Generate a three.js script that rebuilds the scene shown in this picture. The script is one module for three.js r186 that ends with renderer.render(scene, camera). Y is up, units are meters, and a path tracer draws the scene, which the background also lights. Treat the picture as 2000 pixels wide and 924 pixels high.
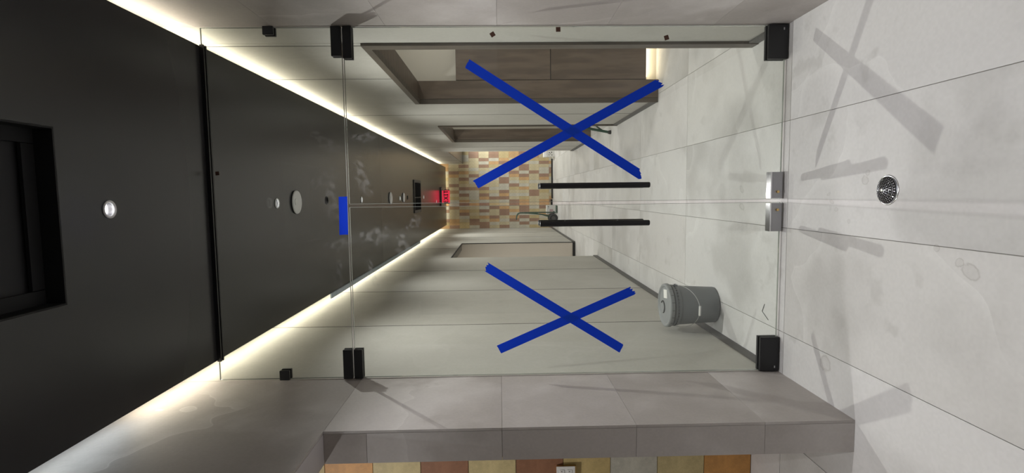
import * as THREE from 'three';
import { mergeGeometries } from 'three/addons/utils/BufferGeometryUtils.js';
import { RoundedBoxGeometry } from 'three/addons/geometries/RoundedBoxGeometry.js';
import { RectAreaLightUniformsLib } from 'three/addons/lights/RectAreaLightUniformsLib.js';
import { FontLoader } from 'three/addons/loaders/FontLoader.js';
import { TextGeometry } from 'three/addons/geometries/TextGeometry.js';

// ---------------------------------------------------------------- camera, lights, exposure
const scene = new THREE.Scene();
scene.background = new THREE.Color(0x000000);
const FOCAL = 1031.476, YAW = -0.0810834, PITCH = -0.0223941, ROLL = -0.0133187;
const camera = new THREE.PerspectiveCamera(2 * Math.atan(462 / FOCAL) * 180 / Math.PI, 2000 / 924, 0.05, 60);
{
  // the phone is held on its side: the picture's left is the room's up
  const F = new THREE.Vector3(Math.sin(YAW) * Math.cos(PITCH), Math.sin(PITCH), -Math.cos(YAW) * Math.cos(PITCH));
  const R0 = new THREE.Vector3(Math.cos(YAW), 0, Math.sin(YAW));
  const U0 = new THREE.Vector3().crossVectors(R0, F);
  const R = R0.clone().multiplyScalar(Math.cos(ROLL)).addScaledVector(U0, Math.sin(ROLL));
  const U = U0.clone().multiplyScalar(Math.cos(ROLL)).addScaledVector(R0, -Math.sin(ROLL));
  const m = new THREE.Matrix4().makeBasis(U.clone().negate(), R, F.clone().negate());
  camera.position.set(0, 1.55, 0);
  camera.quaternion.setFromRotationMatrix(m);
}
const renderer = new THREE.WebGLRenderer({ antialias: true });
renderer.toneMapping = THREE.LinearToneMapping;
renderer.toneMappingExposure = 0.86;
renderer.shadowMap.enabled = true;
RectAreaLightUniformsLib.init();

const SPOT = 8.8;          // candela of one recessed downlight
const COVE = 62;         // luminance of the cove strips
const WARM = new THREE.Color(1.0, 0.90, 0.70), COOL = new THREE.Color(0.86, 0.96, 1.0);
const LAMP = new THREE.Color(1.0, 0.975, 0.94), LAMPC = new THREE.Color(1.0, 0.985, 0.98);

// ---------------------------------------------------------------- measures (metres; d = distance ahead of the camera, z = -d)
const XR = 0.8845, XL = -1.0106, DG = 2.8694, DEND = 15.56, YP = 3.101, YTOP = 3.42;
const PXR = 0.785, PXL = -0.8902, CX = -0.058;

// ---------------------------------------------------------------- helpers
let seed = 20240611;
function rnd() { seed = (seed * 1664525 + 1013904223) >>> 0; return seed / 4294967296; }
const used = new Map();
function numbered(n) {
  const k = used.get(n) || 0; used.set(n, k + 1);
  return k ? n + '_' + String(k).padStart(3, '0') : n;
}
function thing(name, label, category, pos = [0, 0, 0], group) {
  const g = new THREE.Group(); g.name = numbered(name); g.position.set(...pos);
  g.userData = { label, category }; if (group) g.userData.group = group;
  scene.add(g); return g;
}
function structure(name, label) {
  const g = new THREE.Group(); g.name = name; g.userData = { kind: 'structure', label, category: name.split('_')[0] };
  scene.add(g); return g;
}
function part(name, geo, mat, parent, pos, rot) {
  const m = new THREE.Mesh(geo, mat); m.name = name; m.castShadow = m.receiveShadow = true;
  if (pos) m.position.set(...pos); if (rot) m.rotation.set(...rot);
  parent.add(m); return m;
}
function solo(name, geo, mat, label, category, pos, rot, group) {
  const m = part(numbered(name), geo, mat, scene, pos, rot); m.userData = { label, category };
  if (group) m.userData.group = group; return m;
}
// uv in metres taken from the face's own plane
function uvMetres(g, ou = 0, ov = 0, swap = false) {
  const p = g.attributes.position, n = g.attributes.normal, uv = new Float32Array(p.count * 2);
  for (let i = 0; i < p.count; i++) {
    const ax = Math.abs(n.getX(i)), ay = Math.abs(n.getY(i)), az = Math.abs(n.getZ(i));
    let u, v;
    if (ax > ay && ax > az) { u = p.getZ(i); v = p.getY(i); } else if (ay > az) { u = p.getX(i); v = p.getZ(i); } else { u = p.getX(i); v = p.getY(i); }
    if (swap) [u, v] = [v, u];
    uv[2 * i] = u + ou; uv[2 * i + 1] = v + ov;
  }
  g.setAttribute('uv', new THREE.BufferAttribute(uv, 2)); return g;
}
function box(w, h, d, ou, ov, swap) { return uvMetres(new THREE.BoxGeometry(w, h, d), ou ?? rnd() * 5, ov ?? rnd() * 5, swap); }
// a box between two corners in (x, y, d)
function span(name, mat, parent, x0, x1, y0, y1, d0, d1, swap) {
  return part(name, box(Math.abs(x1 - x0), Math.abs(y1 - y0), Math.abs(d1 - d0), undefined, undefined, swap), mat, parent, [(x0 + x1) / 2, (y0 + y1) / 2, -(d0 + d1) / 2]);
}
function chamfer(w, h, d, r) { return new RoundedBoxGeometry(w, h, d, 1, r); }
function tube(pts, r, n = 24, m = 8, curve = true) {
  const v = pts.map(p => new THREE.Vector3(...p));
  let c; if (curve) c = new THREE.CatmullRomCurve3(v); else { c = new THREE.CurvePath(); for (let i = 1; i < v.length; i++) c.add(new THREE.LineCurve3(v[i - 1], v[i])); }
  return new THREE.TubeGeometry(c, n, r, m, false);
}
function cyl(r0, r1, h, n = 24) { return new THREE.CylinderGeometry(r0, r1, h, n); }

// ---------------------------------------------------------------- procedural textures
function noise2(per, s) {
  const t = new Float32Array(per * per); let q = s * 7919 + 13;
  for (let i = 0; i < t.length; i++) { q = (q * 1664525 + 1013904223) >>> 0; t[i] = q / 4294967296; }
  return (x, y) => {
    x *= per; y *= per; const xi = Math.floor(x), yi = Math.floor(y); let fx = x - xi, fy = y - yi;
    fx = fx * fx * (3 - 2 * fx); fy = fy * fy * (3 - 2 * fy);
    const a = ((xi % per) + per) % per, b = (a + 1) % per, c = ((yi % per) + per) % per, e = (c + 1) % per;
    return (t[c * per + a] * (1 - fx) + t[c * per + b] * fx) * (1 - fy) + (t[e * per + a] * (1 - fx) + t[e * per + b] * fx) * fy;
  };
}
function fbm(per, oct, s) {
  const f = []; for (let i = 0; i < oct; i++) f.push(noise2(per << i, s + i * 31));
  return (x, y) => { let v = 0, a = 0.5, n = 0; for (const g of f) { v += a * g(x, y); n += a; a *= 0.55; } return v / n; };
}
function texture(size, metres, fn, srgb = true) {
  const d = new Uint8Array(size * size * 4);
  for (let j = 0; j < size; j++) for (let i = 0; i < size; i++) {
    const c = fn(i / size, j / size), k = 4 * (j * size + i);
    for (let q = 0; q < 3; q++) d[k + q] = Math.max(0, Math.min(255, Math.round(255 * c[q])));
    d[k + 3] = c.length > 3 ? Math.max(0, Math.min(255, Math.round(255 * c[3]))) : 255;
  }
  const t = new THREE.DataTexture(d, size, size, THREE.RGBAFormat);
  t.wrapS = t.wrapT = THREE.RepeatWrapping; t.magFilter = THREE.LinearFilter; t.minFilter = THREE.LinearMipmapLinearFilter;
  if (srgb) t.colorSpace = THREE.SRGBColorSpace;
  t.repeat.set(1 / metres, 1 / metres); t.needsUpdate = true; return t;
}
const mixc = (a, b, t) => [a[0] + (b[0] - a[0]) * t, a[1] + (b[1] - a[1]) * t, a[2] + (b[2] - a[2]) * t];
const sm = (a, b, x) => { const t = Math.max(0, Math.min(1, (x - a) / (b - a))); return t * t * (3 - 2 * t); };
// stone: clouds, long soft bands, hairline veins
function stone(base, dark, vein, s, { cloud = 0.7, bands = 0.5, veins = 0.6, grain = 0.02, long = 1 } = {}) {
  const a = fbm(3, 5, s), b = fbm(4, 4, s + 100), c = fbm(3, 4, s + 200), g = noise2(256, s + 300), sp = fbm(8, 4, s + 400), sc = fbm(24, 4, s + 500);
  return (u, v) => {
    const w = a(u, v), bx = b(u, v);
    let col = mixc(base, dark, cloud * sm(0.45, 0.75, w));
    const q = a((v * 1 + 0.13 * bx) % 1, (u * long + 0.21 * w) % 1);
    col = mixc(col, dark, bands * sm(0.52, 0.7, q));
    for (const [p, q2, o] of [[2, 1, 0.2], [1, -2, 0.7]]) {       // long drifting veins with one soft side
      let f = p * u + q2 * v + o + 1.1 * (c(u, v) - 0.5) + 0.12 * (sp(u, v) - 0.5); f -= Math.floor(f);
      const m = sm(0.42, 0.62, b((u + o) % 1, v));
      col = mixc(col, vein, veins * m * (f < 0.5 ? sm(0.40, 0.5, f) * 0.55 : 1 - sm(0.5, 0.508, f)));
    }
    col = mixc(col, dark, 0.35 * sm(0.58, 0.78, sc(u, v)) * sm(0.45, 0.65, bx));          // scuffed patches
    const n = (g(u, v) - 0.5) * grain; return [col[0] + n, col[1] + n, col[2] + n];
  };
}
const floorMap = texture(1024, 2.6, stone([0.805, 0.80, 0.798], [0.675, 0.668, 0.66], [0.87, 0.868, 0.865], 3, { cloud: 0.75, bands: 0.55, veins: 0.65 }));
const wallMap = texture(1024, 3.1, stone([0.735, 0.727, 0.703], [0.685, 0.676, 0.65], [0.775, 0.765, 0.745], 11, { cloud: 0.6, bands: 0.5, veins: 0.35 }));
const showerMap = texture(1024, 2.2, stone([0.80, 0.782, 0.774], [0.665, 0.64, 0.625], [0.90, 0.887, 0.876], 23, { cloud: 0.9, bands: 0.8, veins: 0.5 }));
const woodMap = (() => {
  const a = fbm(4, 4, 51), g = fbm(8, 4, 57);
  return texture(512, 1.2, (u, v) => {
    const w = a((u * 6 + 0.1 * a(u, v)) % 1, v * 0.999), k = g((u * 12) % 1, v);
    return mixc([0.44, 0.385, 0.335], [0.33, 0.285, 0.245], 0.6 * sm(0.3, 0.75, w) + 0.3 * k);
  });
})();
const speckle = (() => { const a = fbm(8, 4, 71), g = noise2(128, 77); return texture(256, 0.35, (u, v) => { const k = 0.88 + 0.18 * a(u, v) - 0.07 * g(u, v); return [k, k, k]; }); })();
const roughMap = (() => { const a = fbm(4, 5, 91); return texture(512, 1.7, (u, v) => { const k = 0.55 + 0.5 * a(u, v); return [k, k, k]; }, false); })();

// ---------------------------------------------------------------- materials
const std = (o) => new THREE.MeshStandardMaterial(o), phy = (o) => new THREE.MeshPhysicalMaterial(o);
const lin = (r, g, b) => new THREE.Color().setRGB(r, g, b);
const M = {
  floor: std({ map: floorMap, roughness: 0.62, roughnessMap: roughMap }),
  floorB: std({ map: floorMap, color: lin(0.95, 0.945, 0.93), roughness: 0.62, roughnessMap: roughMap }),
  floorC: std({ map: floorMap, color: lin(0.98, 0.97, 0.965), roughness: 0.62, roughnessMap: roughMap }),
  grout: std({ color: lin(0.23, 0.22, 0.205), roughness: 0.95 }),
  tileGrout: std({ color: lin(0.42, 0.36, 0.26), roughness: 0.95 }),
  wall: std({ map: wallMap, roughness: 0.6 }),
  wallB: std({ map: wallMap, color: lin(0.965, 0.96, 0.95), roughness: 0.6 }),
  wallJoint: std({ color: lin(0.2, 0.185, 0.16), roughness: 0.95 }),
  jointTrim: std({ color: lin(0.09, 0.082, 0.07), roughness: 0.6 }),
  shower: std({ map: showerMap, roughness: 0.55 }),
  showerB: std({ map: showerMap, color: lin(0.93, 0.925, 0.92), roughness: 0.55 }),
  showerJoint: std({ color: lin(0.22, 0.205, 0.19), roughness: 0.95 }),
  white: std({ color: lin(0.72, 0.68, 0.6), roughness: 0.8 }),
  plaster: std({ color: lin(0.66, 0.6, 0.53), roughness: 0.85 }),
  lilac: std({ color: lin(0.5, 0.47, 0.48), roughness: 0.75 }),
  wood: std({ map: woodMap, roughness: 0.5 }),
  woodGrey: std({ map: woodMap, color: lin(0.66, 0.72, 0.74), roughness: 0.5 }),
  base: std({ color: lin(0.07, 0.068, 0.064), roughness: 0.5 }),
  ceiling: std({ color: lin(0.032, 0.0315, 0.0335), roughness: 0.27 }),
  channel: std({ color: lin(0.004, 0.004, 0.006), roughness: 0.45 }),
  black: std({ color: lin(0.006, 0.006, 0.008), roughness: 0.42 }),
  matteBlack: std({ color: lin(0.004, 0.004, 0.005), roughness: 0.7 }),
  chrome: std({ color: lin(0.8, 0.8, 0.82), roughness: 0.16, metalness: 1 }),
  drain: std({ color: lin(0.42, 0.42, 0.45), roughness: 0.22, metalness: 1 }),
  steel: std({ color: lin(0.5, 0.5, 0.52), roughness: 0.38, metalness: 1 }),
  alu: std({ color: lin(0.42, 0.42, 0.44), roughness: 0.5, metalness: 0.7 }),
  brass: std({ color: lin(0.72, 0.5, 0.2), roughness: 0.3, metalness: 1 }),
  cap: std({ color: lin(0.78, 0.78, 0.79), roughness: 0.7 }),
  glass: phy({ color: lin(0.965, 0.985, 0.968), roughness: 0, transmission: 1, thickness: 0, ior: 1.5 }),
  edge: phy({ color: lin(0.3, 0.32, 0.295), roughness: 0.12, clearcoat: 1, clearcoatRoughness: 0.05 }),
  tape: phy({ color: lin(0.004, 0.1, 0.74), specularIntensity: 0.35, roughness: 0.8, transmission: 0.6, thickness: 0 }),
  pail: std({ color: lin(0.15, 0.16, 0.168), roughness: 0.5 }),
  pailDark: std({ color: lin(0.085, 0.09, 0.093), roughness: 0.55 }),
  lid: std({ color: lin(0.235, 0.245, 0.25), roughness: 0.5 }),
  paper: std({ color: lin(0.74, 0.73, 0.7), roughness: 0.8 }),
  wire: std({ color: lin(0.5, 0.5, 0.5), roughness: 0.35, metalness: 0.9 }),
  green: std({ color: lin(0.03, 0.075, 0.05), roughness: 0.45 }),
  rubber: std({ color: lin(0.03, 0.03, 0.03), roughness: 0.8 }),
  sticker: std({ color: lin(0.07, 0.028, 0.016), roughness: 0.6 }),
  box: std({ color: lin(0.72, 0.71, 0.68), roughness: 0.7 }),
  plastic: std({ color: lin(0.75, 0.74, 0.72), roughness: 0.45 }),
  lens: std({ color: 0x000000, emissive: LAMPC, emissiveIntensity: 14, roughness: 0.5 }),
  ledWarm: std({ color: 0x222222, emissive: WARM, emissiveIntensity: 6 }),
  ledCool: std({ color: 0x222222, emissive: COOL, emissiveIntensity: 6 }),
};
const tileMats = {};
for (const [k, c] of Object.entries({ b: [0.40, 0.245, 0.17], d: [0.30, 0.18, 0.125], o: [0.66, 0.41, 0.2], y: [0.62, 0.49, 0.26], c: [0.66, 0.565, 0.37], w: [0.64, 0.60, 0.50], n: [0.50, 0.32, 0.19] }))
  tileMats[k] = std({ color: lin(...c), map: speckle, roughness: 0.55 });
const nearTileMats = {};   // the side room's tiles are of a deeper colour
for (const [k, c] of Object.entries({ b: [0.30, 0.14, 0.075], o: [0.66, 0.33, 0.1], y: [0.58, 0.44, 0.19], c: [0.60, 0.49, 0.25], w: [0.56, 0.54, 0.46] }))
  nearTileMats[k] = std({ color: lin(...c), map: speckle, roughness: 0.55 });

// ---------------------------------------------------------------- floor
{
  const f = structure('floor', 'pale stone tile floor running through the shower and corridor');
  span('bedding', M.grout, f, -4.2, 4.2, -0.06, -0.004, -1.6, 15.9);
  const xs = []; for (let k = -6; k <= 7; k++) xs.push(0.372 - 0.575 * k); xs.sort((a, b) => a - b);
  const ds = [-1.55, -0.07, 1.373, 2.813, 4.366, 5.806, 7.246, 8.686, 10.126, 11.566, 13.006, 14.446, 15.85];
  const fm = [M.floor, M.floorB, M.floorC];
  for (let i = 0; i + 1 < xs.length; i++) for (let j = 0; j + 1 < ds.length; j++) {
    const d0 = ds[j], d1 = ds[j + 1];
    if (xs[i + 1] < -1.2 && d0 > 3.2 && (d1 < 8.3 || d0 > 11)) continue;   // solid building left of the corridor
    const g = 0.0016, t = part('floor_tile', box(xs[i + 1] - xs[i] - 2 * g, 0.012, d1 - d0 - 2 * g, rnd() * 5, rnd() * 5), fm[Math.floor(rnd() * 3)], f, [(xs[i] + xs[i + 1]) / 2, -0.006, -(d0 + d1) / 2]);
  }
}

// ---------------------------------------------------------------- walls
function panels(parent, x, face, d0, d1, y0, y1, cuts, mats, joint, th = 0.012) {   // slabs standing on a wall plane x, facing +1 / -1
  const c = [d0, ...cuts.filter(v => v > d0 + 0.02 && v < d1 - 0.02), d1];
  for (let i = 0; i + 1 < c.length; i++)
    span('panel', mats[i % mats.length], parent, x - face * th, x, y0, y1, c[i] + 0.0018, c[i + 1] - 0.0018);
  for (let i = 1; i + 1 < c.length; i++) span('joint_trim', joint, parent, x - face * th, x + face * 0.0022, y0, y1, c[i] - 0.0016, c[i] + 0.0016);
}
function courses(parent, x, face, d0, d1, ys, dcuts, mats, th = 0.012) {
  const c = [d0, ...dcuts, d1]; let k = 0;
  for (let j = 0; j + 1 < ys.length; j++) for (let i = 0; i + 1 < c.length; i++)
    span('wall_tile', mats[(k++) % mats.length], parent, x - face * th, x, ys[j] + 0.0006, ys[j + 1] - 0.0006, c[i] + 0.0006, c[i + 1] - 0.0006);
}
const YS = [0, 0.4, 0.967, 1.553, 2.138, 2.724, YTOP];
const LT = 0.145;   // thickness of the left wall
{
  const w = structure('wall_left', 'wall behind the pail: grey stone in the shower, pale slabs along the corridor');
  const xi = XL - 0.012;
  // shower stub with its return, lintel over the side opening, and the wall behind the camera
  span('core', M.showerJoint, w, XL - LT + 0.012, xi, 0, YTOP, 2.225, DG);
  courses(w, XL, 1, 2.213, DG, [...YS.slice(0, 4), 2.322], [], [M.shower, M.showerB]);
  courses(w, XL, 1, 0.7, DG, [2.3222, YTOP], [], [M.shower]);
  for (let j = 0; j < 5; j++) { const y1 = Math.min(YS[j + 1], 2.322); if (y1 > YS[j]) span('jamb_tile', j % 2 ? M.shower : M.showerB, w, XL - LT, XL - 0.013, YS[j] + 0.0008, y1 - 0.0008, 2.213, 2.2245); }
  span('lintel_core', M.showerJoint, w, XL - LT + 0.012, xi, 2.334, YTOP, 0.7, 2.2245);
  span('soffit', M.lilac, w, XL - LT, xi - 0.001, 2.322, 2.3335, 0.7, 2.212);
  span('core', M.showerJoint, w, XL - LT, xi, 0, YTOP, -1.3, 0.698);
  courses(w, XL, 1, -1.3, 0.698, YS, [-0.3], [M.showerB, M.shower]);
  // corridor
  span('core', M.wallJoint, w, XL - LT, xi, 0, YTOP, DG + 0.001, 8.385);
  panels(w, XL, 1, DG + 0.001, 8.4, 0, YTOP, [4.04, 5.495, 6.95], [M.wall, M.wallB], M.jointTrim);
  span('header_core', M.wallJoint, w, XL - LT, xi, 2.345, YTOP, 8.401, 10.85);
  panels(w, XL, 1, 8.401, 10.85, 2.345, YTOP, [9.85], [M.wallB, M.wall], M.jointTrim);
  span('core', M.wallJoint, w, XL - LT, xi, 0, YTOP, 10.851, DEND);
  panels(w, XL, 1, 10.851, DEND, 0, YTOP, [12.3, 13.75], [M.wall, M.wallB], M.jointTrim);
}
{
  const w = structure('wall_right', 'wall with two wood-cased doorways: grey stone in the shower, pale slabs beyond');
  const xo = XR + 0.2, xi = XR + 0.012;
  span('core', M.showerJoint, w, xi, xo, 0, YTOP, -1.3, DG);
  courses(w, XR, -1, -1.3, DG, YS, [0.6], [M.shower, M.showerB]);
  const seg = (d0, d1, y0, cuts) => { span('core', M.wallJoint, w, xi, xo, y0, YTOP, d0, d1); panels(w, XR, -1, d0, d1, y0, YTOP, cuts, [M.wall, M.wallB], M.jointTrim); };
  seg(DG + 0.001, 3.18, 0, []);
  seg(3.181, 5.2, 2.352, [3.235, 4.14]);
  seg(5.201, 6.93, 0, [6.0]);
  seg(6.931, 9.0, 2.342, [6.95, 7.9]);
  seg(9.001, 11.15, 0, [10.08, 10.75]);
  seg(11.151, DEND, 2.62, [12.6, 14.0]);
}
{
  const w = structure('wall_end', 'far end wall of brown, orange and cream upright tiles');
  span('backing', M.tileGrout, w, -1.16, 4.2, 0, YTOP, DEND, DEND + 0.12);
  const th = 0.2935, tw = 0.0932, x0 = XL + 0.002;
  // coloured tiles of each course from the ceiling down: [tile counted from the left wall, kind]; the rest are creams
  const rows = [
    'o0 b2 b5 o7 b12 c14 o18 o19 o20', 'b0 o1 o2 n6 n11 b13 o16 b17 y9', 'b4 o5 b7 o8 b10 b12 b15 o17 b19', 'b1 b2 o7 n12 b16 b22 b23', 'b0 b1 o3 b5 b7 o9 b10 b12 o15 b19 b21',
    'o2 b3 b6 b9 o20 b22 b23', 'b0 b4 b5 o6 b9 o10 b11 b14 b15 b20 o21', 'b2 o3 o5 b7 b8 b13 o16 b17 o22 o23', 'b1 b3 b5 b6 o7 o8 o12 o15 b16 b18 b19 b23', 'b2 b10 b11 b17 n22', 'o4 b6 o7 o8 o15 b16 b20', 'b0 b8 o9 b17 b18 o20',
  ];
  const geo = uvMetres(new THREE.BoxGeometry(tw - 0.002, th - 0.002, 0.009), 0.1, 0.2);
  for (let j = 0; j < 12; j++) {
    const kinds = {}; for (const q of rows[j].split(' ')) kinds[+q.slice(1)] = q[0];
    const y0 = Math.max(0.003, 3.03 - th * j), y1 = Math.min(YTOP - 0.01, 3.03 - th * (j - 1));
    const g = y1 - y0 < th - 0.004 ? uvMetres(new THREE.BoxGeometry(tw - 0.002, y1 - y0 - 0.002, 0.009), 0, 0) : geo;
    for (let i = 0; i < 25; i++)
      part('tile', g, tileMats[kinds[i] || 'ccwwcy'[Math.floor(rnd() * 6)]], w, [x0 + tw * (i + 0.5), (y0 + y1) / 2, -(DEND - 0.0045)]);
  }
  span('tile_field', tileMats.c, w, x0 + 25 * tw + 0.002, 4.2, 0.002, YTOP, DEND - 0.009, DEND - 0.0005);
}
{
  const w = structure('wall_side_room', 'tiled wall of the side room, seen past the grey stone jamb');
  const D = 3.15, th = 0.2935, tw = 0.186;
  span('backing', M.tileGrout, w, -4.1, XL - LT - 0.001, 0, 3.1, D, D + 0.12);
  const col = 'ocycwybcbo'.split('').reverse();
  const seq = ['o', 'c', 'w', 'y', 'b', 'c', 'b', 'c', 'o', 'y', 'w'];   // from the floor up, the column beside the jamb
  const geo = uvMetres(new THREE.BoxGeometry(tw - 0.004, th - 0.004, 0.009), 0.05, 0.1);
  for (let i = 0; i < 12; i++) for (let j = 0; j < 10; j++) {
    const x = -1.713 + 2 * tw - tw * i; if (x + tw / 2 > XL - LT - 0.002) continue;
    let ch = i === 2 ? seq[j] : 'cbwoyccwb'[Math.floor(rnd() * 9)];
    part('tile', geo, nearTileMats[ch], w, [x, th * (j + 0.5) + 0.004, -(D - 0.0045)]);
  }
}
{
  const w = structure('wall_side_room_outer', 'plain walls closing the rooms beside the corridor');
  span('side_room_left', M.white, w, -4.2, -4.1, 0, 3.2, -1.3, 3.3);
  span('side_room_back', M.white, w, -4.1, XL - LT - 0.001, 0, 3.2, -1.4, -1.3);
  // passage on the left
  span('passage_far', M.plaster, w, -4.1, XL - LT - 0.001, 0, 2.7, 10.851, 10.95);
  span('passage_near', M.plaster, w, -4.1, XL - LT - 0.001, 0, 2.7, 8.28, 8.385);
  span('passage_end', M.plaster, w, -4.2, -4.1, 0, 2.7, 8.28, 10.95);
  span('passage_jamb', M.plaster, w, XL - LT - 0.0005, XL - 0.013, 0.001, 2.344, 10.8395, 10.8505);
  // rooms on the right
  span('first_room_near', M.white, w, XR + 0.201, 4.1, 0, 2.9, 2.95, 3.05);
  span('first_room_far', M.white, w, XR + 0.201, 4.1, 0, 2.9, 5.26, 5.36);
  span('first_room_right', M.white, w, 4.1, 4.2, 0, 2.9, 2.95, 5.36);
  span('second_room_near', M.white, w, XR + 0.201, 4.1, 0, 2.9, 6.7, 6.8);
  span('second_room_far', M.white, w, XR + 0.201, 4.1, 0, 2.9, 9.1, 9.2);
  span('second_room_right', M.white, w, 4.1, 4.2, 0, 2.9, 6.7, 9.2);
  span('cross_passage_near', M.wall, w, XR + 0.201, 4.1, 0, YTOP, 11.05, 11.15);
  span('cross_passage_right', M.wall, w, 4.1, 4.2, 0, YTOP, 11.05, DEND);
}
{
  const w = structure('wall_back', 'grey stone wall behind the shower');
  span('slab', M.shower, w, XL - LT, XR + 0.2, 0, YTOP, -1.42, -1.302);
}

// ---------------------------------------------------------------- ceilings
const HOLE = 0.031;
const lampsShower = [[CX + 0.014, 2.136], [CX + 0.014, 0.35]];
const lampsHall = [[-0.049, 3.72], [-0.05, 5.98], [-0.055, 8.27], [-0.05, 10.85], [-0.17, 13.0]];
const unlit = [[-0.041, 4.784], [-0.047, 8.96]];
function floatPanel(d0, d1, holes, parent, rects = []) {
  const s = new THREE.Shape([[PXL, d0], [PXR, d0], [PXR, d1], [PXL, d1]].map(a => new THREE.Vector2(...a)));
  for (const [x, d] of holes) { const h = new THREE.Path(); h.absarc(x, d, HOLE, 0, Math.PI * 2, true); s.holes.push(h); }
  for (const [x0, x1, a, b] of rects) { const h = new THREE.Path(); h.moveTo(x0, a); h.lineTo(x0, b); h.lineTo(x1, b); h.lineTo(x1, a); h.closePath(); s.holes.push(h); }
  const g = new THREE.ExtrudeGeometry(s, { depth: 0.21, bevelEnabled: false, curveSegments: 24 });
  g.rotateX(-Math.PI / 2);            // (x, d, t) -> (x, t, -d)
  return part('floating_panel', g, M.ceiling, parent, [0, YP, 0]);
}
{
  const c = structure('ceiling', 'near-black glossy floating ceiling with a cove gap along both walls');
  floatPanel(-1.25, DG - 0.012, lampsShower, c, [[-0.378, 0.25, 1.1, 1.9]]);
  floatPanel(DG + 0.012, 15.42, [...lampsHall, ...unlit], c);
  span('slab', M.white, c, XL - LT, XR + 0.2, YTOP, YTOP + 0.1, -1.42, DEND + 0.12);
  span('side_room_ceiling', M.white, c, -4.2, XL - LT - 0.001, 3.1, 3.2, -1.3, 3.27);
  span('passage_ceiling', M.white, c, -4.2, XL - LT - 0.001, 2.5, 2.6, 8.28, 10.95);
  span('first_room_ceiling', M.white, c, XR + 0.201, 4.2, 2.8, 2.9, 2.95, 5.36);
  span('second_room_ceiling', M.white, c, XR + 0.201, 4.2, 2.8, 2.9, 6.7, 9.2);
  span('dark_soffit', M.ceiling, c, XR + 0.001, 4.2, 2.6, 2.619, 11.151, DEND - 0.01);
}

// ---------------------------------------------------------------- baseboards
{
  const b = structure('baseboard_left', 'dark grey metal base along the wall behind the pail');
  span('strip', M.base, b, XL + 0.0005, XL + 0.012, 0.001, 0.062, DG + 0.03, 8.395);
  span('strip', M.base, b, XL + 0.0005, XL + 0.012, 0.001, 0.062, 10.86, DEND - 0.02);
  span('passage_strip', M.matteBlack, b, -4.05, XL - 0.002, 0.001, 0.055, 10.828, 10.8385);
  span('opening_edge', M.matteBlack, b, XL - 0.02, XL + 0.003, 2.333, 2.3445, 8.40, 10.828);
  span('opening_edge', M.matteBlack, b, XL - 0.012, XL + 0.003, 0.056, 2.332, 10.828, 10.8385);
  const r = structure('baseboard_right', 'dark grey metal base along the wall with the doorways');
  span('strip', M.base, r, XR - 0.012, XR - 0.0005, 0.001, 0.062, DG + 0.03, 3.178);
  span('strip', M.base, r, XR - 0.012, XR - 0.0005, 0.001, 0.062, 5.205, 6.925);
  span('strip', M.base, r, XR - 0.012, XR - 0.0005, 0.001, 0.062, 9.005, 11.14);
}

// ---------------------------------------------------------------- doorway trims
function doorway(name, label, d0, d1, top, face, reveal) {
  const t = structure(name, label), p = 0.016, tw = face;
  // casing on the corridor face
  span('near_casing', M.woodGrey, t, XR - p, XR + 0.03, 0.001, top, d0, d0 + tw);
  span('far_casing', M.woodGrey, t, XR - p, XR + 0.03, 0.001, top, d1 - 0.02, d1);
  span('head_casing', M.woodGrey, t, XR - p, XR + 0.03, top - 0.045, top, d0 + tw, d1 - 0.02, true);
  // linings of the reveal
  span('near_lining', M.wood, t, XR + 0.031, XR + 0.2, 0.001, top - 0.001, d0, d0 + 0.04);
  span('far_lining', M.wood, t, XR + 0.031, XR + 0.2, 0.001, top - 0.001, d1 - 0.025, d1);
  span('head_lining', M.wood, t, XR + 0.031, XR + 0.2, top - 0.03, top - 0.001, d0 + 0.041, d1 - 0.026, true);
}
doorway('trim_1', 'grey-brown wood casing around the nearer, wider-looking doorway', 3.181, 5.2, 2.35, 0.085);
doorway('trim_2', 'grey-brown wood casing around the farther, narrow-looking doorway', 6.931, 9.0, 2.335, 0.06);

// ---------------------------------------------------------------- cove light strips
function cove(label, x, d0, d1, dir, mat, color, power) {
  const L = d1 - d0, y = YP + 0.165, g = thing('cove_light_strip', label, 'light strip', [x, y, -(d0 + d1) / 2], 'cove light strips');
  part('profile', new THREE.BoxGeometry(0.004, 0.02, L), M.alu, g, [dir * 0.0025, 0, 0]);
  part('diffuser', new THREE.BoxGeometry(0.003, 0.014, L - 0.01), mat, g, [dir * 0.0085, -0.002, 0], [0, 0, -dir * 0.5]);
  const l = new THREE.RectAreaLight(color, power, L - 0.02, 0.014); l.position.set(x + dir * 0.013, y - 0.005, -(d0 + d1) / 2);
  l.lookAt(x + dir, y - 0.6, -(d0 + d1) / 2); l.castShadow = true; scene.add(l);
}
cove('warm light strip in the ceiling gap along the wall with doorways', PXR, 2.4, 15.4, 1, M.ledWarm, WARM, COVE);
cove('warm light strip in the ceiling gap along the wall behind the pail', PXL, 2.4, 15.4, -1, M.ledWarm, WARM, COVE);
cove('cool light strip in the shower ceiling gap, on the doorway side', PXR, -1.2, 2.38, 1, M.ledCool, COOL, COVE * 0.28);
cove('cool light strip in the shower ceiling gap, on the side opening side', PXL, -1.2, 2.38, -1, M.ledCool, COOL, COVE * 0.28);
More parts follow.
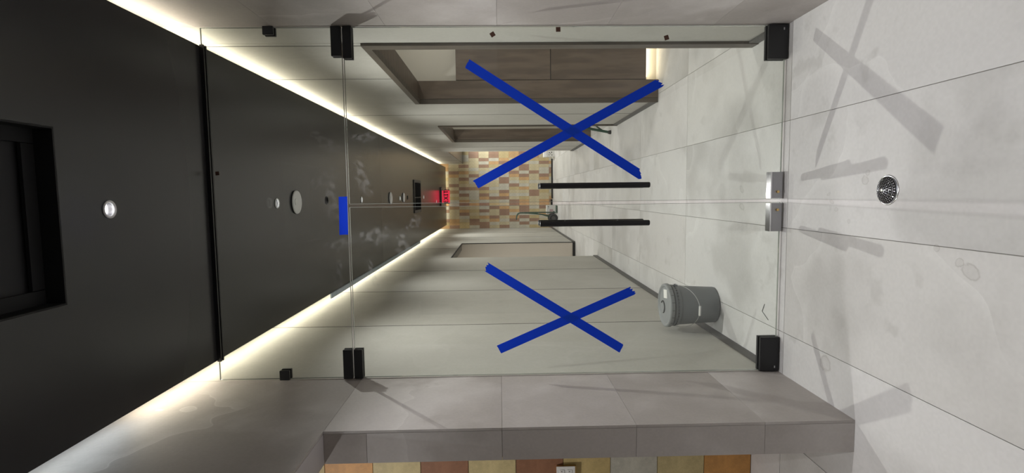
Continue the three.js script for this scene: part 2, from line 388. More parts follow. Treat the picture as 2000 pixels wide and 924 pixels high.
{
  const g = thing('cove_light_strip', 'warm light strip in the ceiling gap above the tiled end wall', 'light strip', [(PXL + PXR) / 2, YP + 0.12, -15.42], 'cove light strips');
  const L = PXR - PXL - 0.08;
  part('profile', new THREE.BoxGeometry(L, 0.02, 0.004), M.alu, g, [0, 0, -0.0025]);
  part('diffuser', new THREE.BoxGeometry(L - 0.01, 0.012, 0.003), M.ledWarm, g, [0, 0, -0.0062]);
  const l = new THREE.RectAreaLight(WARM, COVE, L - 0.02, 0.014); l.position.set((PXL + PXR) / 2, YP + 0.12, -15.4295); l.lookAt((PXL + PXR) / 2, YP + 0.12, -16); scene.add(l);
}
{
  const s = solo('edge_profile', box(0.045, 0.012, 5.4), std({ color: lin(0.30, 0.36, 0.40), roughness: 0.6 }), 'blue-grey metal strip along one edge of the dark ceiling, on the pail side', 'profile', [PXL - 0.02, YP - 0.006, -(4.78 + 10.18) / 2]);
}

// ---------------------------------------------------------------- downlights
function lathe(pts, n = 32) { return new THREE.LatheGeometry(pts.map(p => new THREE.Vector2(...p)), n); }
const ringGeo = lathe([[0.0262, 0.001], [0.0262, -0.002], [0.029, -0.0055], [0.034, -0.006], [0.036, -0.004], [0.036, 0], [0.0305, 0], [0.0305, 0.001]]);
const coneGeo = lathe([[0.0262, 0.001], [0.0255, 0.015], [0.019, 0.038], [0.0186, 0.038], [0.0292, 0.0185], [0.03, 0.001]]);
const lensGeo = lathe([[0.0001, 0.031], [0.012, 0.0315], [0.0185, 0.034], [0.0185, 0.042], [0.0001, 0.042]]);
function downlight(label, x, d, y, power, mat = M.lens, color = LAMP, angle = 0.95, soft = 0.5) {
  const g = thing('downlight', label, 'ceiling light', [x, y, -d], 'recessed downlights');
  part('trim_ring', ringGeo, M.cap, g); part('reflector', coneGeo, M.chrome, g); part('lens', lensGeo, mat, g);
  const l = new THREE.SpotLight(color, power, 0, angle, soft, 2); l.position.set(x, y - 0.008, -d); l.target.position.set(x, 0, -d);
  l.castShadow = true; l.shadow.radius = 0.32; l.shadow.mapSize.set(1024, 1024); scene.add(l); scene.add(l.target);
}
downlight('lit recessed downlight in the shower ceiling, nearest the camera', lampsShower[0][0], lampsShower[0][1], YP, SPOT * 0.92, M.lens, LAMPC);
downlight('recessed downlight above the camera in the shower ceiling', lampsShower[1][0], lampsShower[1][1], YP, SPOT * 0.75, M.lens, LAMPC);
const hallLabels = ['lit recessed downlight just beyond the glass, before the largest round cover', 'lit recessed downlight just beyond the blue tape on the transom', 'lit recessed downlight right beside the smallest round cover', 'recessed downlight just beyond the black air grille', 'lit recessed downlight in front of the exit sign'];
lampsHall.forEach(([x, d], i) => downlight(hallLabels[i], x, d, YP, SPOT * [1.5, 1, 0.95, 0.95, 1.3][i], M.lens, LAMP, 1.28, 0.92));
for (const [i, [x, d]] of unlit.entries()) {
  const g = thing('unlit_downlight', i ? 'small unlit dark ceiling fitting just beyond the smallest round cover' : 'unlit dark round ceiling fitting between the largest round cover and the blue tape', 'ceiling light', [x, YP, -d], 'unlit ceiling fittings');
  part('trim_ring', ringGeo, M.black, g); part('reflector', coneGeo, M.black, g); part('lens', lensGeo, M.matteBlack, g);
}
// rooms at the side: their own ceiling lights
function panelLight(label, x, y, d, w, power, color) {
  const g = thing('panel_light', label, 'ceiling light', [x, y, -d]);
  part('frame', new THREE.BoxGeometry(w + 0.03, 0.015, w + 0.03), M.plastic, g, [0, -0.0085, 0]);
  part('diffuser', new THREE.BoxGeometry(w, 0.004, w), std({ color: 0x333333, emissive: color, emissiveIntensity: 2 }), g, [0, -0.0185, 0]);
  const l = new THREE.RectAreaLight(color, power, w, w); l.position.set(x, y - 0.024, -d); l.lookAt(x, 0, -d); scene.add(l);
}
panelLight('square ceiling light in the tiled side room', -2.35, 3.1, 1.96, 0.12, 680, LAMPC);
panelLight('square ceiling light in the side passage with black edging', -2.2, 2.5, 9.6, 0.3, 80, LAMP);
panelLight('square ceiling light in the room behind the nearer wood-cased doorway', 2.2, 2.8, 4.1, 0.3, 70, LAMP);
panelLight('square ceiling light in the room behind the farther wood-cased doorway', 2.2, 2.8, 7.9, 0.3, 60, LAMP);
panelLight('square ceiling light in the cross passage close to the tiled end wall', 1.7, 2.6, 14.7, 0.3, 190, LAMP);
panelLight('square ceiling light in the cross passage, the one farther from the tiled wall', 2.2, 2.6, 13.5, 0.3, 110, LAMP);

// round covers
const coverGeo = (r) => lathe([[0.0001, -0.02], [r * 0.86, -0.019], [r * 0.97, -0.015], [r, -0.01], [r, -0.006], [r * 0.8, -0.004], [r * 0.8, 0], [0.0001, 0]], 40);
[[0.089, -0.046, 4.06, 'largest round pale cover plate on the dark ceiling'], [0.086, -0.044, 7.54, 'middle one of the three round pale cover plates on the dark ceiling'], [0.077, -0.042, 8.56, 'smallest and farthest round pale cover plate on the dark ceiling']].forEach(([r, x, d, label], i) => {
  const g = thing('round_cover', label, 'cover plate', [x, YP, -d], 'round ceiling covers');
  part('plate', coverGeo(r), M.cap, g);
  part('boss', lathe([[0.0001, -0.024], [r * 0.24, -0.0235], [r * 0.25, -0.019], [0.0001, -0.019]]), M.cap, g, [0.004, 0, r * 0.5]);
});
// air grilles
function grille(label, x0, x1, d0, d1) {
  const w = x1 - x0, l = d1 - d0, g = thing('air_grille', label, 'grille', [(x0 + x1) / 2, YP, -(d0 + d1) / 2], 'black air grilles');
  const f = 0.05, gm = std({ color: lin(0.012, 0.012, 0.013), roughness: 0.5 });
  part('backing', new THREE.BoxGeometry(w - 0.02, 0.004, l - 0.02), M.matteBlack, g, [0, -0.0025, 0]);
  for (const s of [-1, 1]) {
    part('frame_bar', new THREE.BoxGeometry(f, 0.016, l), gm, g, [s * (w - f) / 2, -0.009, 0]);
    part('frame_bar', new THREE.BoxGeometry(w - 2 * f, 0.016, f), gm, g, [0, -0.009, s * (l - f) / 2]);
  }
  part('middle_bar', new THREE.BoxGeometry(0.018, 0.012, l - 2 * f), gm, g, [-0.02, -0.011, 0]);
  const n = 12;
  for (let i = 0; i < n; i++) part('slat', new THREE.BoxGeometry(w - 2 * f - 0.004, 0.003, 0.022), M.matteBlack, g, [0, -0.012, -(l / 2 - f) + (i + 0.5) * (l - 2 * f) / n], [0.6, 0, 0]);
}
grille('black air grille in the corridor ceiling before the exit sign', -0.335, 0.272, 9.6, 10.4);
{
  const w = 0.628, l = 0.8, g = thing('access_hatch', 'black recessed hatch in the shower ceiling nearest the camera', 'hatch', [-0.064, YP, -1.5]);
  for (const k of [-1, 1]) {
    part('liner', new THREE.BoxGeometry(0.006, 0.2, l - 0.002), M.matteBlack, g, [k * (w / 2 - 0.0035), 0.1, 0]);
    part('liner', new THREE.BoxGeometry(w - 0.014, 0.2, 0.006), M.matteBlack, g, [0, 0.1, k * (l / 2 - 0.0035)]);
    part('ledge', new THREE.BoxGeometry(0.05, 0.012, l - 0.02), M.matteBlack, g, [k * (w / 2 - 0.032), 0.07, 0]);
    part('ledge', new THREE.BoxGeometry(w - 0.12, 0.012, 0.05), M.matteBlack, g, [0, 0.07, k * (l / 2 - 0.035)]);
  }
  part('door', new THREE.BoxGeometry(w - 0.016, 0.006, l - 0.016), std({ color: lin(0.02, 0.02, 0.022), roughness: 0.6 }), g, [0, 0.09, 0]);
}

// ---------------------------------------------------------------- exit sign
{
  const D = 13.9, g = thing('exit_sign', 'red glowing EXIT sign hanging below the dark ceiling at the corridor end', 'exit sign', [-0.06, YP, -D]);
  part('canopy', new THREE.BoxGeometry(0.5, 0.03, 0.16), M.black, g, [0, -0.0155, -0.02]);
  part('bar', new THREE.BoxGeometry(0.46, 0.012, 0.03), M.steel, g, [0, -0.037, 0.01]);
  const red = std({ color: lin(0.2, 0.005, 0.01), emissive: lin(1, 0.035, 0.085), emissiveIntensity: 0.95 });
  part('panel', new THREE.BoxGeometry(0.325, 0.2, 0.02), red, g, [0, -0.146, 0]);
  for (const s of [-1, 1]) part('end_cap', new THREE.BoxGeometry(0.02, 0.14, 0.03), M.black, g, [s * 0.1735, -0.17, 0]);
  const font = await new FontLoader().loadAsync('fonts/droid/droid_sans_bold.typeface.json');
  const tg = new TextGeometry('EXIT', { font, size: 0.118, depth: 0.004, curveSegments: 4 }); tg.computeBoundingBox();
  const bb = tg.boundingBox; tg.translate(-(bb.min.x + bb.max.x) / 2, -(bb.min.y + bb.max.y) / 2, 0);
  part('lettering', tg, std({ color: lin(0.03, 0.004, 0.008), roughness: 0.5 }), g, [0, -0.146, 0.011]);
  const l = new THREE.RectAreaLight(lin(1, 0.035, 0.085), 1.2, 0.32, 0.19); l.position.set(-0.06, YP - 0.146, -D + 0.022); l.lookAt(-0.06, YP - 0.146, 0); scene.add(l);
}

// ---------------------------------------------------------------- glass front: transom and two doors
const GT = 0.010, GX0 = XL + 0.009, GX1 = XR - 0.007, SEAM = -0.0555, YT = 2.365;
function pane(parent, x0, x1, y0, y1, edges) {
  part('pane', new THREE.BoxGeometry(x1 - x0, y1 - y0, GT), M.glass, parent, [(x0 + x1) / 2, (y0 + y1) / 2, -DG]);
  const e = 0.0018;
  for (const k of edges) {
    if (k === 'l' || k === 'r') part('polished_edge', new THREE.BoxGeometry(e, y1 - y0, GT + 0.0004), M.edge, parent, [k === 'l' ? x0 - e / 2 - 0.0001 : x1 + e / 2 + 0.0001, (y0 + y1) / 2, -DG]);
    else part('polished_edge', new THREE.BoxGeometry(x1 - x0, e, GT + 0.0004), M.edge, parent, [(x0 + x1) / 2, k === 'b' ? y0 - e / 2 - 0.0001 : y1 + e / 2 + 0.0001, -DG]);
  }
}
function fitting(name, parent, x0, x1, y0, y1, mat = M.black, t = 0.018, r = 0.003) {   // a patch clamped on both faces
  for (const s of [-1, 1]) part(name, chamfer(x1 - x0, y1 - y0, t, r), mat, parent, [(x0 + x1) / 2, (y0 + y1) / 2, -(DG + s * (GT / 2 + t / 2 + 0.0006))]);
}
const smudges = (() => {
  const a = fbm(4, 5, 301), b = fbm(8, 4, 333);
  return texture(256, 1, (u, v) => {
    const r = Math.hypot(u - 0.5, v - 0.5) * 2, k = Math.max(0, a(u, v) - 0.46) * 3.2 * sm(0.35, 0.62, b(u, v)) * (1 - sm(0.55, 0.98, r));
    return [0.85, 0.85, 0.86, Math.min(0.12, k * 0.2)];
  });
})();
smudges.repeat.set(1, 1);
const dustMat = std({ map: smudges, transparent: true, roughness: 1, side: THREE.DoubleSide });
function smudge(parent, x, y, w, h, r) { const m = part('dust_smudge', new THREE.PlaneGeometry(w, h), dustMat, parent, [x, y, -(DG - GT / 2 - 0.0008)], [0, 0, r]); m.userData.label = 'pale dust and finger smudges on the glass'; }

{
  const t = thing('glass_transom', 'clear glass transom panel above the glass doors', 'glass panel', [0, 0, 0]);
  pane(t, GX0, GX1, YT + 0.005, YP - 0.004, ['l', 'r', 'b', 't']);
  part('head_channel', new THREE.BoxGeometry(PXR - PXL + 0.012, 0.02, 0.011), M.channel, t, [(PXL + PXR) / 2, YP - 0.0105, -(DG - 0.011)]);
  part('head_channel', new THREE.BoxGeometry(PXR - PXL + 0.012, 0.02, 0.011), M.channel, t, [(PXL + PXR) / 2, YP - 0.0105, -(DG + 0.011)]);
  fitting('hinge_patch', t, 0.727, GX1 + 0.003, YT + 0.004, 2.421);
  fitting('hinge_patch', t, GX0 - 0.003, -0.842, YT + 0.004, 2.419);
  fitting('clamp', t, 0.838, GX1 + 0.004, 2.715, 2.771);
  fitting('clamp', t, GX0 - 0.004, -0.952, 2.713, 2.767);
  for (const [x, y, w, h, r] of [[-0.02, 2.44, 0.3, 0.2, 0.3], [0.3, 2.47, 0.25, 0.16, 1.2], [-0.25, 2.43, 0.26, 0.14, 2], [-0.45, 2.42, 0.3, 0.12, 0.1], [0.1, 2.5, 0.22, 0.2, 2.4]]) smudge(t, x, y, w, h, r);
}
function door(label, x0, x1, hinge) {
  const g = thing('glass_door', label, 'glass door', [0, 0, 0], 'glass shower doors');
  const y0 = 0.014, y1 = YT - 0.007, out = hinge > 0 ? x1 : x0, inn = hinge > 0 ? x0 : x1;
  pane(g, x0, x1, y0, y1, ['l', 'r', 't', 'b']);
  // top hinge patch and floor pivot
  const a = out + hinge * 0.003, top0 = hinge > 0 ? 0.715 : a, top1 = hinge > 0 ? a : -0.842;
  fitting('hinge_patch', g, top0, top1, 2.313, y1 + 0.002);
  const s0 = hinge > 0 ? 0.699 : a, s1 = hinge > 0 ? a : -0.812;
  fitting('pivot_shoe', g, s0, s1, 0.006, 0.112, M.black, 0.02, 0.003);
  for (const s of [-1, 1]) part('slot_screw', new THREE.BoxGeometry(0.012, 0.006, 0.002), M.alu, g, [out - hinge * 0.022, 0.03, -(DG + s * (GT / 2 + 0.0215))]);
  // lock rail with its brass bolt
  const l0 = hinge > 0 ? inn + 0.003 : -0.222, l1 = hinge > 0 ? 0.101 : inn - 0.003;
  fitting('lock_rail', g, l0, l1, 0.012, 0.072, M.alu, 0.016, 0.001);
  part('rail_lip', new THREE.BoxGeometry(l1 - l0, 0.006, 0.05), M.chrome, g, [(l0 + l1) / 2, 0.0755, -DG]);
  const bx = hinge > 0 ? l0 + 0.036 : l1 - 0.036;
  const bolt = part('bolt', cyl(0.0075, 0.0075, 0.01, 6), M.brass, g, [bx, 0.04, -(DG - GT / 2 - 0.0225)], [Math.PI / 2, 0.4, 0]);
  for (const [px, py] of [[0.3, 0.055], [0.62, 0.022], [0.8, 0.06]]) part('rivet', cyl(0.0016, 0.0016, 0.002, 8), M.steel, g, [l0 + (l1 - l0) * px, py, -(DG - GT / 2 - 0.0172)], [Math.PI / 2, 0, 0]);
  // pull handle: a bar on each face, two standoffs through the glass
  const hx = hinge > 0 ? 0.0385 : -0.1635;
  for (const s of [-1, 1]) {
    const bar = part('handle_bar', lathe([[0.0001, -0.294], [0.0125, -0.294], [0.015, -0.291], [0.015, 0.291], [0.0125, 0.294], [0.0001, 0.294]], 24), M.black, g, [hx, 1.044, -(DG + s * 0.062)]);
    bar.userData.label = s < 0 ? 'black bar of the pull handle on the near face' : 'black bar of the pull handle on the far face';
    part('end_ring', new THREE.TorusGeometry(0.0145, 0.0012, 6, 24), M.steel, bar, [0, 0.292, 0], [Math.PI / 2, 0, 0]);
    for (const y of [0.898, 1.19]) part('standoff', cyl(0.009, 0.011, 0.042, 16), M.steel, g, [hx, y, -(DG + s * 0.0265)], [Math.PI / 2, 0, 0]);
  }
  return g;
}
const doorR = door('clear glass door with the larger blue tape cross and three brown squares', SEAM + 0.0105, GX1, 1);
const doorL = door('clear glass door with the smaller blue tape cross, in front of the pail', GX0, SEAM - 0.0095, -1);
for (const [x, y, w, h, r] of [[0.1, 2.27, 0.28, 0.16, 0.5], [0.32, 2.27, 0.2, 0.12, 1.9]]) smudge(doorR, x, y, w, h, r);
for (const [x, y, w, h, r] of [[-0.2, 2.24, 0.24, 0.22, 2.1], [-0.27, 2.06, 0.2, 0.2, 0.7], [-0.42, 2.24, 0.22, 0.1, 0.4], [-0.15, 2.03, 0.14, 0.14, 2.8]]) smudge(doorL, x, y, w, h, r);

// ---------------------------------------------------------------- blue tape
function tape(label, ax, ay, bx, by, level, w = 0.05, ends = [0.01, 0.01], group = 'blue tape strips') {
  const L = Math.hypot(bx - ax, by - ay), s = new THREE.Shape(), h = w / 2;
  const q = (t, v) => [t, v];
  const pts = [];
  const n = 9; for (let i = 0; i <= n; i++) pts.push(q(-L / 2 + ends[0] * (rnd() * 0.7 + (i / n) * 0.6 - 0.3), h - w * i / n));
  for (let i = 0; i <= n; i++) pts.push(q(L / 2 + ends[1] * (rnd() * 0.7 - (i / n) * 0.8 + 0.3), -h + w * i / n));
  s.moveTo(...pts[0]); pts.slice(1).forEach(p => s.lineTo(...p)); s.closePath();
  const g = new THREE.ExtrudeGeometry(s, { depth: 0.00025, bevelEnabled: false });
  return solo('tape_strip', g, M.tape, label, 'tape', [(ax + bx) / 2, (ay + by) / 2, -(DG - GT / 2 - 0.0006 - level * 0.0005)], [0, 0, Math.atan2(by - ay, bx - ax)], group);
}
tape('blue tape strip of the larger cross, ending torn beside the door handles', 0.69, 1.714, 0.098, 0.792, 0, 0.05, [0.006, 0.03]);
tape('blue tape strip of the larger cross, from the glowing cabinet base to the tiled wall', 0.588, 0.674, 0.052, 1.676, 1, 0.05, [0.03, 0.008]);
tape('blue tape strip of the smaller cross, starting near the pale passage opening', -0.394, 1.633, -0.866, 0.885, 0, 0.05, [0.02, 0.008]);
tape('blue tape strip of the smaller cross, with the end nearest the pail', -0.537, 0.815, -0.859, 1.564, 1, 0.05, [0.025, 0.004]);
tape('short blue tape strip on the transom edge above the door seam', -0.005, 2.391, -0.21, 2.394, 0, 0.046, [0.003, 0.003]);
// brown squares on the right door
for (const [x, y, r, label] of [[0.838, 1.576, 0.55, 'small tilted brown square on the glass, nearest the ceiling of the three'], [0.862, 1.229, 0.02, 'small straight brown square on the glass, the middle one'], [0.817, 0.652, 0.3, 'small tilted brown square on the glass, nearest the floor of the three']])
  solo('square_sticker', new THREE.BoxGeometry(0.024, 0.024, 0.001), M.sticker, label, 'sticker', [x, y, -(DG - GT / 2 - 0.0012)], [0, 0, r], 'brown squares');

solo('square_sticker', new THREE.BoxGeometry(0.02, 0.02, 0.001), M.sticker, 'tiny dark square near the top of the glass transom', 'sticker', [0.125, 3.05, -(DG - GT / 2 - 0.0012)], [0, 0, 0.1], 'brown squares');

// ---------------------------------------------------------------- pail
{
  const g = thing('pail', 'grey plastic pail with a lid standing by the corridor wall', 'bucket', [-0.822, 0, -3.765]);
  g.rotation.y = -0.22;
  const body = part('body', lathe([[0.0001, 0.002], [0.122, 0.002], [0.128, 0.008], [0.141, 0.272], [0.141, 0.278], [0.1465, 0.28], [0.1465, 0.296], [0.1425, 0.298], [0.1425, 0.306], [0.149, 0.308], [0.149, 0.322], [0.1435, 0.324], [0.1435, 0.338], [0.0001, 0.338]], 56), M.pail, g);
  for (let i = 0; i < 36; i++) { const a = i / 36 * Math.PI * 2; part('rib', new THREE.BoxGeometry(0.003, 0.012, 0.006), M.pailDark, body, [0.1445 * Math.sin(a), 0.302, 0.1445 * Math.cos(a)], [0, a, 0]); }
  const lid = part('lid', lathe([[0.0001, 0.353], [0.128, 0.353], [0.134, 0.356], [0.139, 0.364], [0.148, 0.365], [0.1555, 0.36], [0.157, 0.352], [0.157, 0.334], [0.154, 0.332], [0.149, 0.333], [0.149, 0.339], [0.0001, 0.339]], 56), M.lid, g);
  for (let i = 0; i < 18; i++) { const a = (i + 0.5) / 18 * Math.PI * 2; part('tab_slit', new THREE.BoxGeometry(0.0025, 0.018, 0.002), M.rubber, lid, [0.1567 * Math.sin(a), 0.343, 0.1567 * Math.cos(a)], [0, a, 0]); }
  part('spout_ring', new THREE.TorusGeometry(0.043, 0.0046, 6, 32, Math.PI * 1.25), M.rubber, lid, [-0.035, 0.354, -0.05], [Math.PI / 2, 0, -1.2]);
  part('spout_cap', lathe([[0.0001, 0.358], [0.03, 0.358], [0.032, 0.354], [0.0001, 0.353]], 28), M.lid, lid, [-0.035, 0, -0.05]);
  const lab = part('paper_label', new THREE.BoxGeometry(0.062, 0.0006, 0.075), M.paper, lid, [0.078, 0.3536, -0.025], [0, 0.35, 0]); lab.userData.label = 'torn white paper label on the lid';
  for (const s of [-1, 1]) part('ear', cyl(0.014, 0.014, 0.012, 16), M.pailDark, g, [s * 0.147, 0.287, -s * 0.018], [0, 0, Math.PI / 2]);
  const pts = []; for (let i = 0; i <= 16; i++) { const a = -Math.PI / 2 + i / 16 * Math.PI; pts.push([0.154 * Math.sin(a), 0.287 - 0.125 * Math.pow(Math.cos(a), 0.8), 0.01 + 0.152 * Math.cos(a)]); }
  const bail = part('bail', tube(pts, 0.0021, 48, 6), M.wire, g); bail.rotation.y = 0.16;
  part('grip', new THREE.CylinderGeometry(0.0075, 0.0075, 0.068, 14), M.plastic, bail, [0.0, 0.163, 0.163], [0, 0, Math.PI / 2]);
}

// ---------------------------------------------------------------- floor drain
{
  const g = thing('floor_drain', 'round chrome perforated drain set in the shower floor', 'drain', [-0.003, 0, -2.082]);
  part('rim', lathe([[0.052, 0.0005], [0.053, 0.003], [0.058, 0.0032], [0.0605, 0.0015], [0.0605, 0.0003], [0.052, 0.0003]], 48), M.chrome, g);
  const dome = (r) => 0.022 * (1 - Math.pow(r / 0.056, 2)) + 0.004;
  const prof = []; for (let i = 0; i <= 8; i++) { const r = 0.0001 + 0.054 * i / 8; prof.push([r, Math.max(0.001, dome(r) - 0.003)]); }
  part('sump', lathe(prof.reverse(), 40), M.matteBlack, g);
  for (let k = 0; k < 4; k++) {
    const r = 0.014 + k * 0.0115, n = 10 + k * 6, gs = [], sl = Math.atan(2 * 0.022 * r / (0.056 * 0.056));
    for (let i = 0; i < n; i++) { const b = new RoundedBoxGeometry(2 * Math.PI * r / n * 0.42, 0.0018, 0.006, 1, 0.0006); const a = (i + 0.5 * (k % 2)) / n * Math.PI * 2; b.rotateX(sl + 0.15 * Math.sin(a * 5 + k)); b.translate(0, dome(r), r); b.rotateY(a); gs.push(b); }
    part('grate_ring', mergeGeometries(gs), M.drain, g);
    part('grate_hoop', new THREE.TorusGeometry(r + 0.0054, 0.001, 6, 48), M.drain, g, [0, dome(r + 0.0054) - 0.001, 0], [Math.PI / 2, 0, 0]);
  }
  part('hub', lathe([[0.0001, 0.029], [0.006, 0.0285], [0.0085, 0.0262], [0.0085, 0.024], [0.0001, 0.024]], 24), M.chrome, g);
}

// ---------------------------------------------------------------- cabinet in the first right-hand room
{
  const g = thing('wall_cabinet', 'brown wood-look cabinet with light glowing beneath, inside the nearer doorway', 'cabinet', [2.6, 0, -5.2]);
  part('carcass', box(3.02, 1.838, 0.06), M.rubber, g, [0, 1.036, -0.028]);
  const W = 3.02, rows = [[0.118, 1.040], [1.047, 1.955]];
  for (const [y0, y1] of rows) for (let i = 0; i < 2; i++) part('front_panel', box(W / 2 - 0.004, y1 - y0, 0.012), M.wood, g, [-W / 4 + i * W / 2, (y0 + y1) / 2, 0.0085]);
  part('light_strip', new THREE.BoxGeometry(2.96, 0.012, 0.012), std({ color: 0x333333, emissive: lin(1, 0.82, 0.55), emissiveIntensity: 5 }), g, [0, 0.108, -0.03]);
  const l = new THREE.RectAreaLight(lin(1, 0.83, 0.58), 28, 2.96, 0.014); l.position.set(2.6, 0.1, -5.228); l.lookAt(2.6, 0, -5.228); scene.add(l);
}

// ---------------------------------------------------------------- things at the far end
function handTruck(label, x, d, turn) {
  const g = thing('hand_truck', label, 'hand truck', [x, 0, -d]); g.rotation.y = turn;
  for (const s of [-1, 1]) {
    part('upright', tube([[-0.0, 0.1, s * 0.14], [0.07, 0.5, s * 0.14], [0.105, 0.95, s * 0.14], [0.095, 1.04, s * 0.14], [0.03, 1.09, s * 0.14], [-0.06, 1.105, s * 0.14]], 0.013, 30, 8), M.green, g);
    part('rail', tube([[0.11, 0.05, s * 0.12], [0.115, 0.5, s * 0.12], [0.108, 1.0, s * 0.14]], 0.012, 16, 8), s < 0 ? M.rubber : M.green, g);
    part('brace', tube([[0.11, 0.62, s * 0.12], [0.02, 0.3, s * 0.14], [-0.03, 0.16, s * 0.14]], 0.01, 12, 8), M.green, g);
    const wl = part('wheel', new THREE.TorusGeometry(0.085, 0.034, 10, 28), M.rubber, g, [-0.035, 0.12, s * 0.19]);
    part('wheel_hub', cyl(0.055, 0.055, 0.035, 20), M.base, wl, [0, 0, 0], [Math.PI / 2, 0, 0]);
  }
  for (const y of [0.3, 0.6, 0.9]) part('crossbar', cyl(0.009, 0.009, 0.26, 8), M.green, g, [0.112, y, 0], [Math.PI / 2, 0, 0]);
  part('grip', cyl(0.014, 0.014, 0.3, 10), M.rubber, g, [-0.06, 1.105, 0], [Math.PI / 2, 0, 0]);
  part('axle', cyl(0.01, 0.01, 0.36, 8), M.steel, g, [-0.035, 0.12, 0], [Math.PI / 2, 0, 0]);
  part('toe_plate', new THREE.BoxGeometry(0.2, 0.008, 0.3), M.green, g, [0.2, 0.02, 0]);
}
handTruck('green hand truck with black wheels standing before the tiled end wall', -0.63, 14.3, 0);
{
  const g = thing('carton', 'white printed box on the floor beside the hand truck', 'box', [-0.46, 0, -14.75]);
  part('body', chamfer(0.25, 0.25, 0.22, 0.006), M.box, g, [0, 0.127, 0]);
  part('print', new THREE.BoxGeometry(0.12, 0.1, 0.002), std({ color: lin(0.5, 0.36, 0.36), roughness: 0.7 }), g, [-0.04, 0.12, 0.111]);
  for (const [x, y, s] of [[-0.09, 0.06, 0.045], [0.09, 0.2, 0.022], [0.05, 0.2, 0.015], [-0.05, 0.05, 0.03]]) part('print', new THREE.BoxGeometry(s, s, 0.002), M.rubber, g, [x, y, 0.1115], [0, 0, 0.6]);
}
{
  const g = thing('lidded_box', 'white lidded box with dark marks by the end wall, far from the hand truck', 'box', [1.1, 0, -15.0]);
  part('body', chamfer(0.17, 0.21, 0.2, 0.006), M.box, g, [0, 0.106, 0]);
  part('lid', chamfer(0.18, 0.09, 0.21, 0.008), std({ color: lin(0.85, 0.85, 0.84), roughness: 0.5 }), g, [0, 0.257, 0]);
  for (const [x, y, s] of [[0.03, 0.14, 0.03], [-0.03, 0.15, 0.026], [0.04, 0.08, 0.035], [-0.035, 0.07, 0.03], [0, 0.11, 0.022]]) part('print', cyl(s / 2, s / 2, 0.002, 10), M.rubber, g, [x, y, 0.1012], [Math.PI / 2, 0, 0]);
}
solo('metal_strip', new THREE.BoxGeometry(1.15, 0.045, 0.035), M.matteBlack, 'long black strip lying along the foot of the end wall', 'strip', [0.42, 0.0225, -15.38]);
solo('metal_strip', new THREE.BoxGeometry(0.3, 0.05, 0.03), M.matteBlack, 'short black strip at the foot of the end wall beside the white carton', 'strip', [-0.33, 0.025, -15.5]);

// green tubular stand leaning out of the second right doorway
{
  const g = thing('folding_stand', 'green tubular stand leaning in the farther doorway', 'stand', [0.83, 0, -7.36]);
  part('leg', tube([[0, 0.025, 0], [0.05, 0.25, -0.05], [0.16, 0.72, -0.18]], 0.018, 20, 8), M.green, g);
  part('leg', tube([[0.36, 0.02, -0.1], [0.3, 0.3, -0.14], [0.17, 0.73, -0.2]], 0.016, 20, 8), M.green, g);
  part('brace', tube([[0.03, 0.12, -0.025], [0.1, 0.2, -0.06], [0.24, 0.28, -0.12]], 0.012, 12, 8), M.green, g);
  part('foot', lathe([[0.0001, 0], [0.026, 0], [0.028, 0.012], [0.022, 0.04], [0.0001, 0.042]], 20), M.rubber, g);
  part('foot', lathe([[0.0001, 0], [0.022, 0], [0.024, 0.012], [0.018, 0.036], [0.0001, 0.038]], 20), M.rubber, g, [0.36, 0, -0.1]);
}
{
  const g = thing('door_stop', 'small black block on the lining of the farther doorway', 'door stop', [1.1, 0, -9.03]);
  part('block', chamfer(0.04, 0.09, 0.04, 0.005), M.rubber, g, [0.01, 0.05, 0.0]);
}
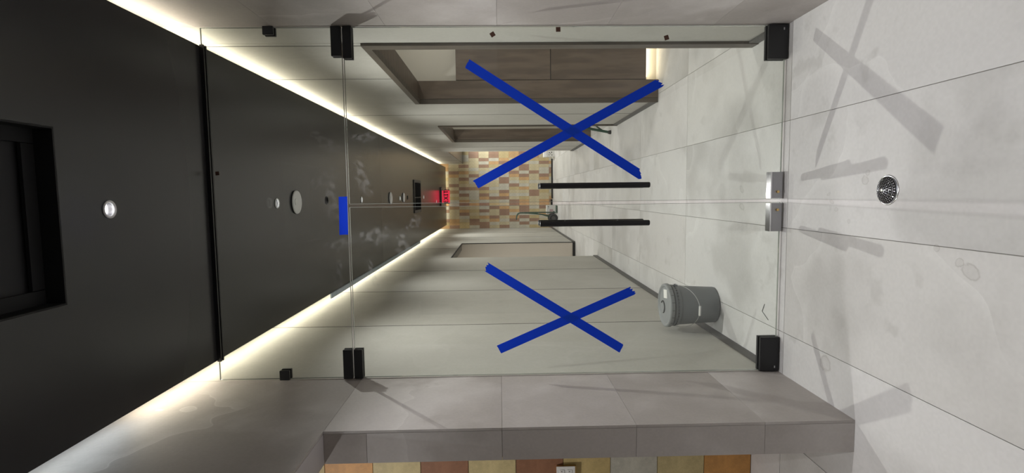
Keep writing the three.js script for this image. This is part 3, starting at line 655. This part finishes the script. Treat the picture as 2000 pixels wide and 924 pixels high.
// outlet in the side room
{
  const g = thing('wall_outlet', 'white double socket plate on the tiles of the side room', 'outlet', [-1.715, 1.165, -3.13]);
  part('plate', chamfer(0.075, 0.115, 0.006, 0.002), M.plastic, g, [0, 0, 0.012]);
  part('back_box', new THREE.BoxGeometry(0.05, 0.12, 0.016), M.brass, g, [0.01, -0.005, 0]);
  for (const y of [-0.024, 0.024]) { const s = part('socket', chamfer(0.034, 0.03, 0.003, 0.001), M.plastic, g, [0, y, 0.016]); for (const x of [-0.007, 0.007]) part('slot', new THREE.BoxGeometry(0.003, 0.009, 0.001), M.matteBlack, s, [x, 0.002, 0.0017]); }
}
// scrap of wire and water marks on the floor
solo('wire_scrap', tube([[0.049, 0.002, 0.027], [0, 0.002, 0], [-0.035, 0.002, 0.073]], 0.0016, 20, 5, false), M.rubber, 'bent scrap of dark wire lying on the floor near the pail', 'wire', [-0.713, 0, -3.053]);
{
  const ringTex = (s) => { const a = fbm(4, 4, s); const t = texture(128, 1, (u, v) => {
    const dx = u - 0.5, dy = v - 0.5, r = Math.hypot(dx, dy) * 2 + (a(u, v) - 0.5) * 0.55; const k = Math.exp(-Math.pow((r - 0.62) / 0.09, 2)) * 0.13 + (r < 0.62 ? 0.05 : 0);
    return [0.5, 0.45, 0.38, k * (1 - sm(0.82, 0.98, Math.hypot(dx, dy) * 2))]; }); t.repeat.set(1, 1); return t; };
  const mats = [401, 433].map(s => std({ map: ringTex(s), transparent: true, roughness: 0.5 }));
  const mr = std({ map: ringTex(477), color: lin(1, 0.75, 0.6), transparent: true, roughness: 0.5 });
  const fl = scene.getObjectByName('floor');
  for (const [x, d, w, l, m] of [[-0.273, 1.69, 0.075, 0.11, 0], [-0.25, 1.735, 0.04, 0.05, 1], [-0.21, 1.83, 0.04, 0.04, 0], [-0.09, 2.40, 0.03, 0.04, 2], [-0.055, 2.435, 0.025, 0.05, 2], [-0.02, 2.46, 0.02, 0.04, 2], [0.039, 2.214, 0.05, 0.06, 1], [0.07, 2.2, 0.035, 0.04, 0], [-0.83, 2.44, 0.1, 0.12, 1], [-0.14, 2.31, 0.03, 0.03, 0], [0.01, 3.36, 0.05, 0.09, 0], [-0.1, 3.35, 0.05, 0.1, 1]])
    { const p = part('water_stain', new THREE.PlaneGeometry(w, l), m === 2 ? mr : mats[m], fl, [x, 0.0006, -d], [-Math.PI / 2, 0, rnd() * 6]); }
}

scene.traverse(o => { if (o.isMesh) { o.castShadow = true; o.receiveShadow = true; } });
renderer.render(scene, camera);
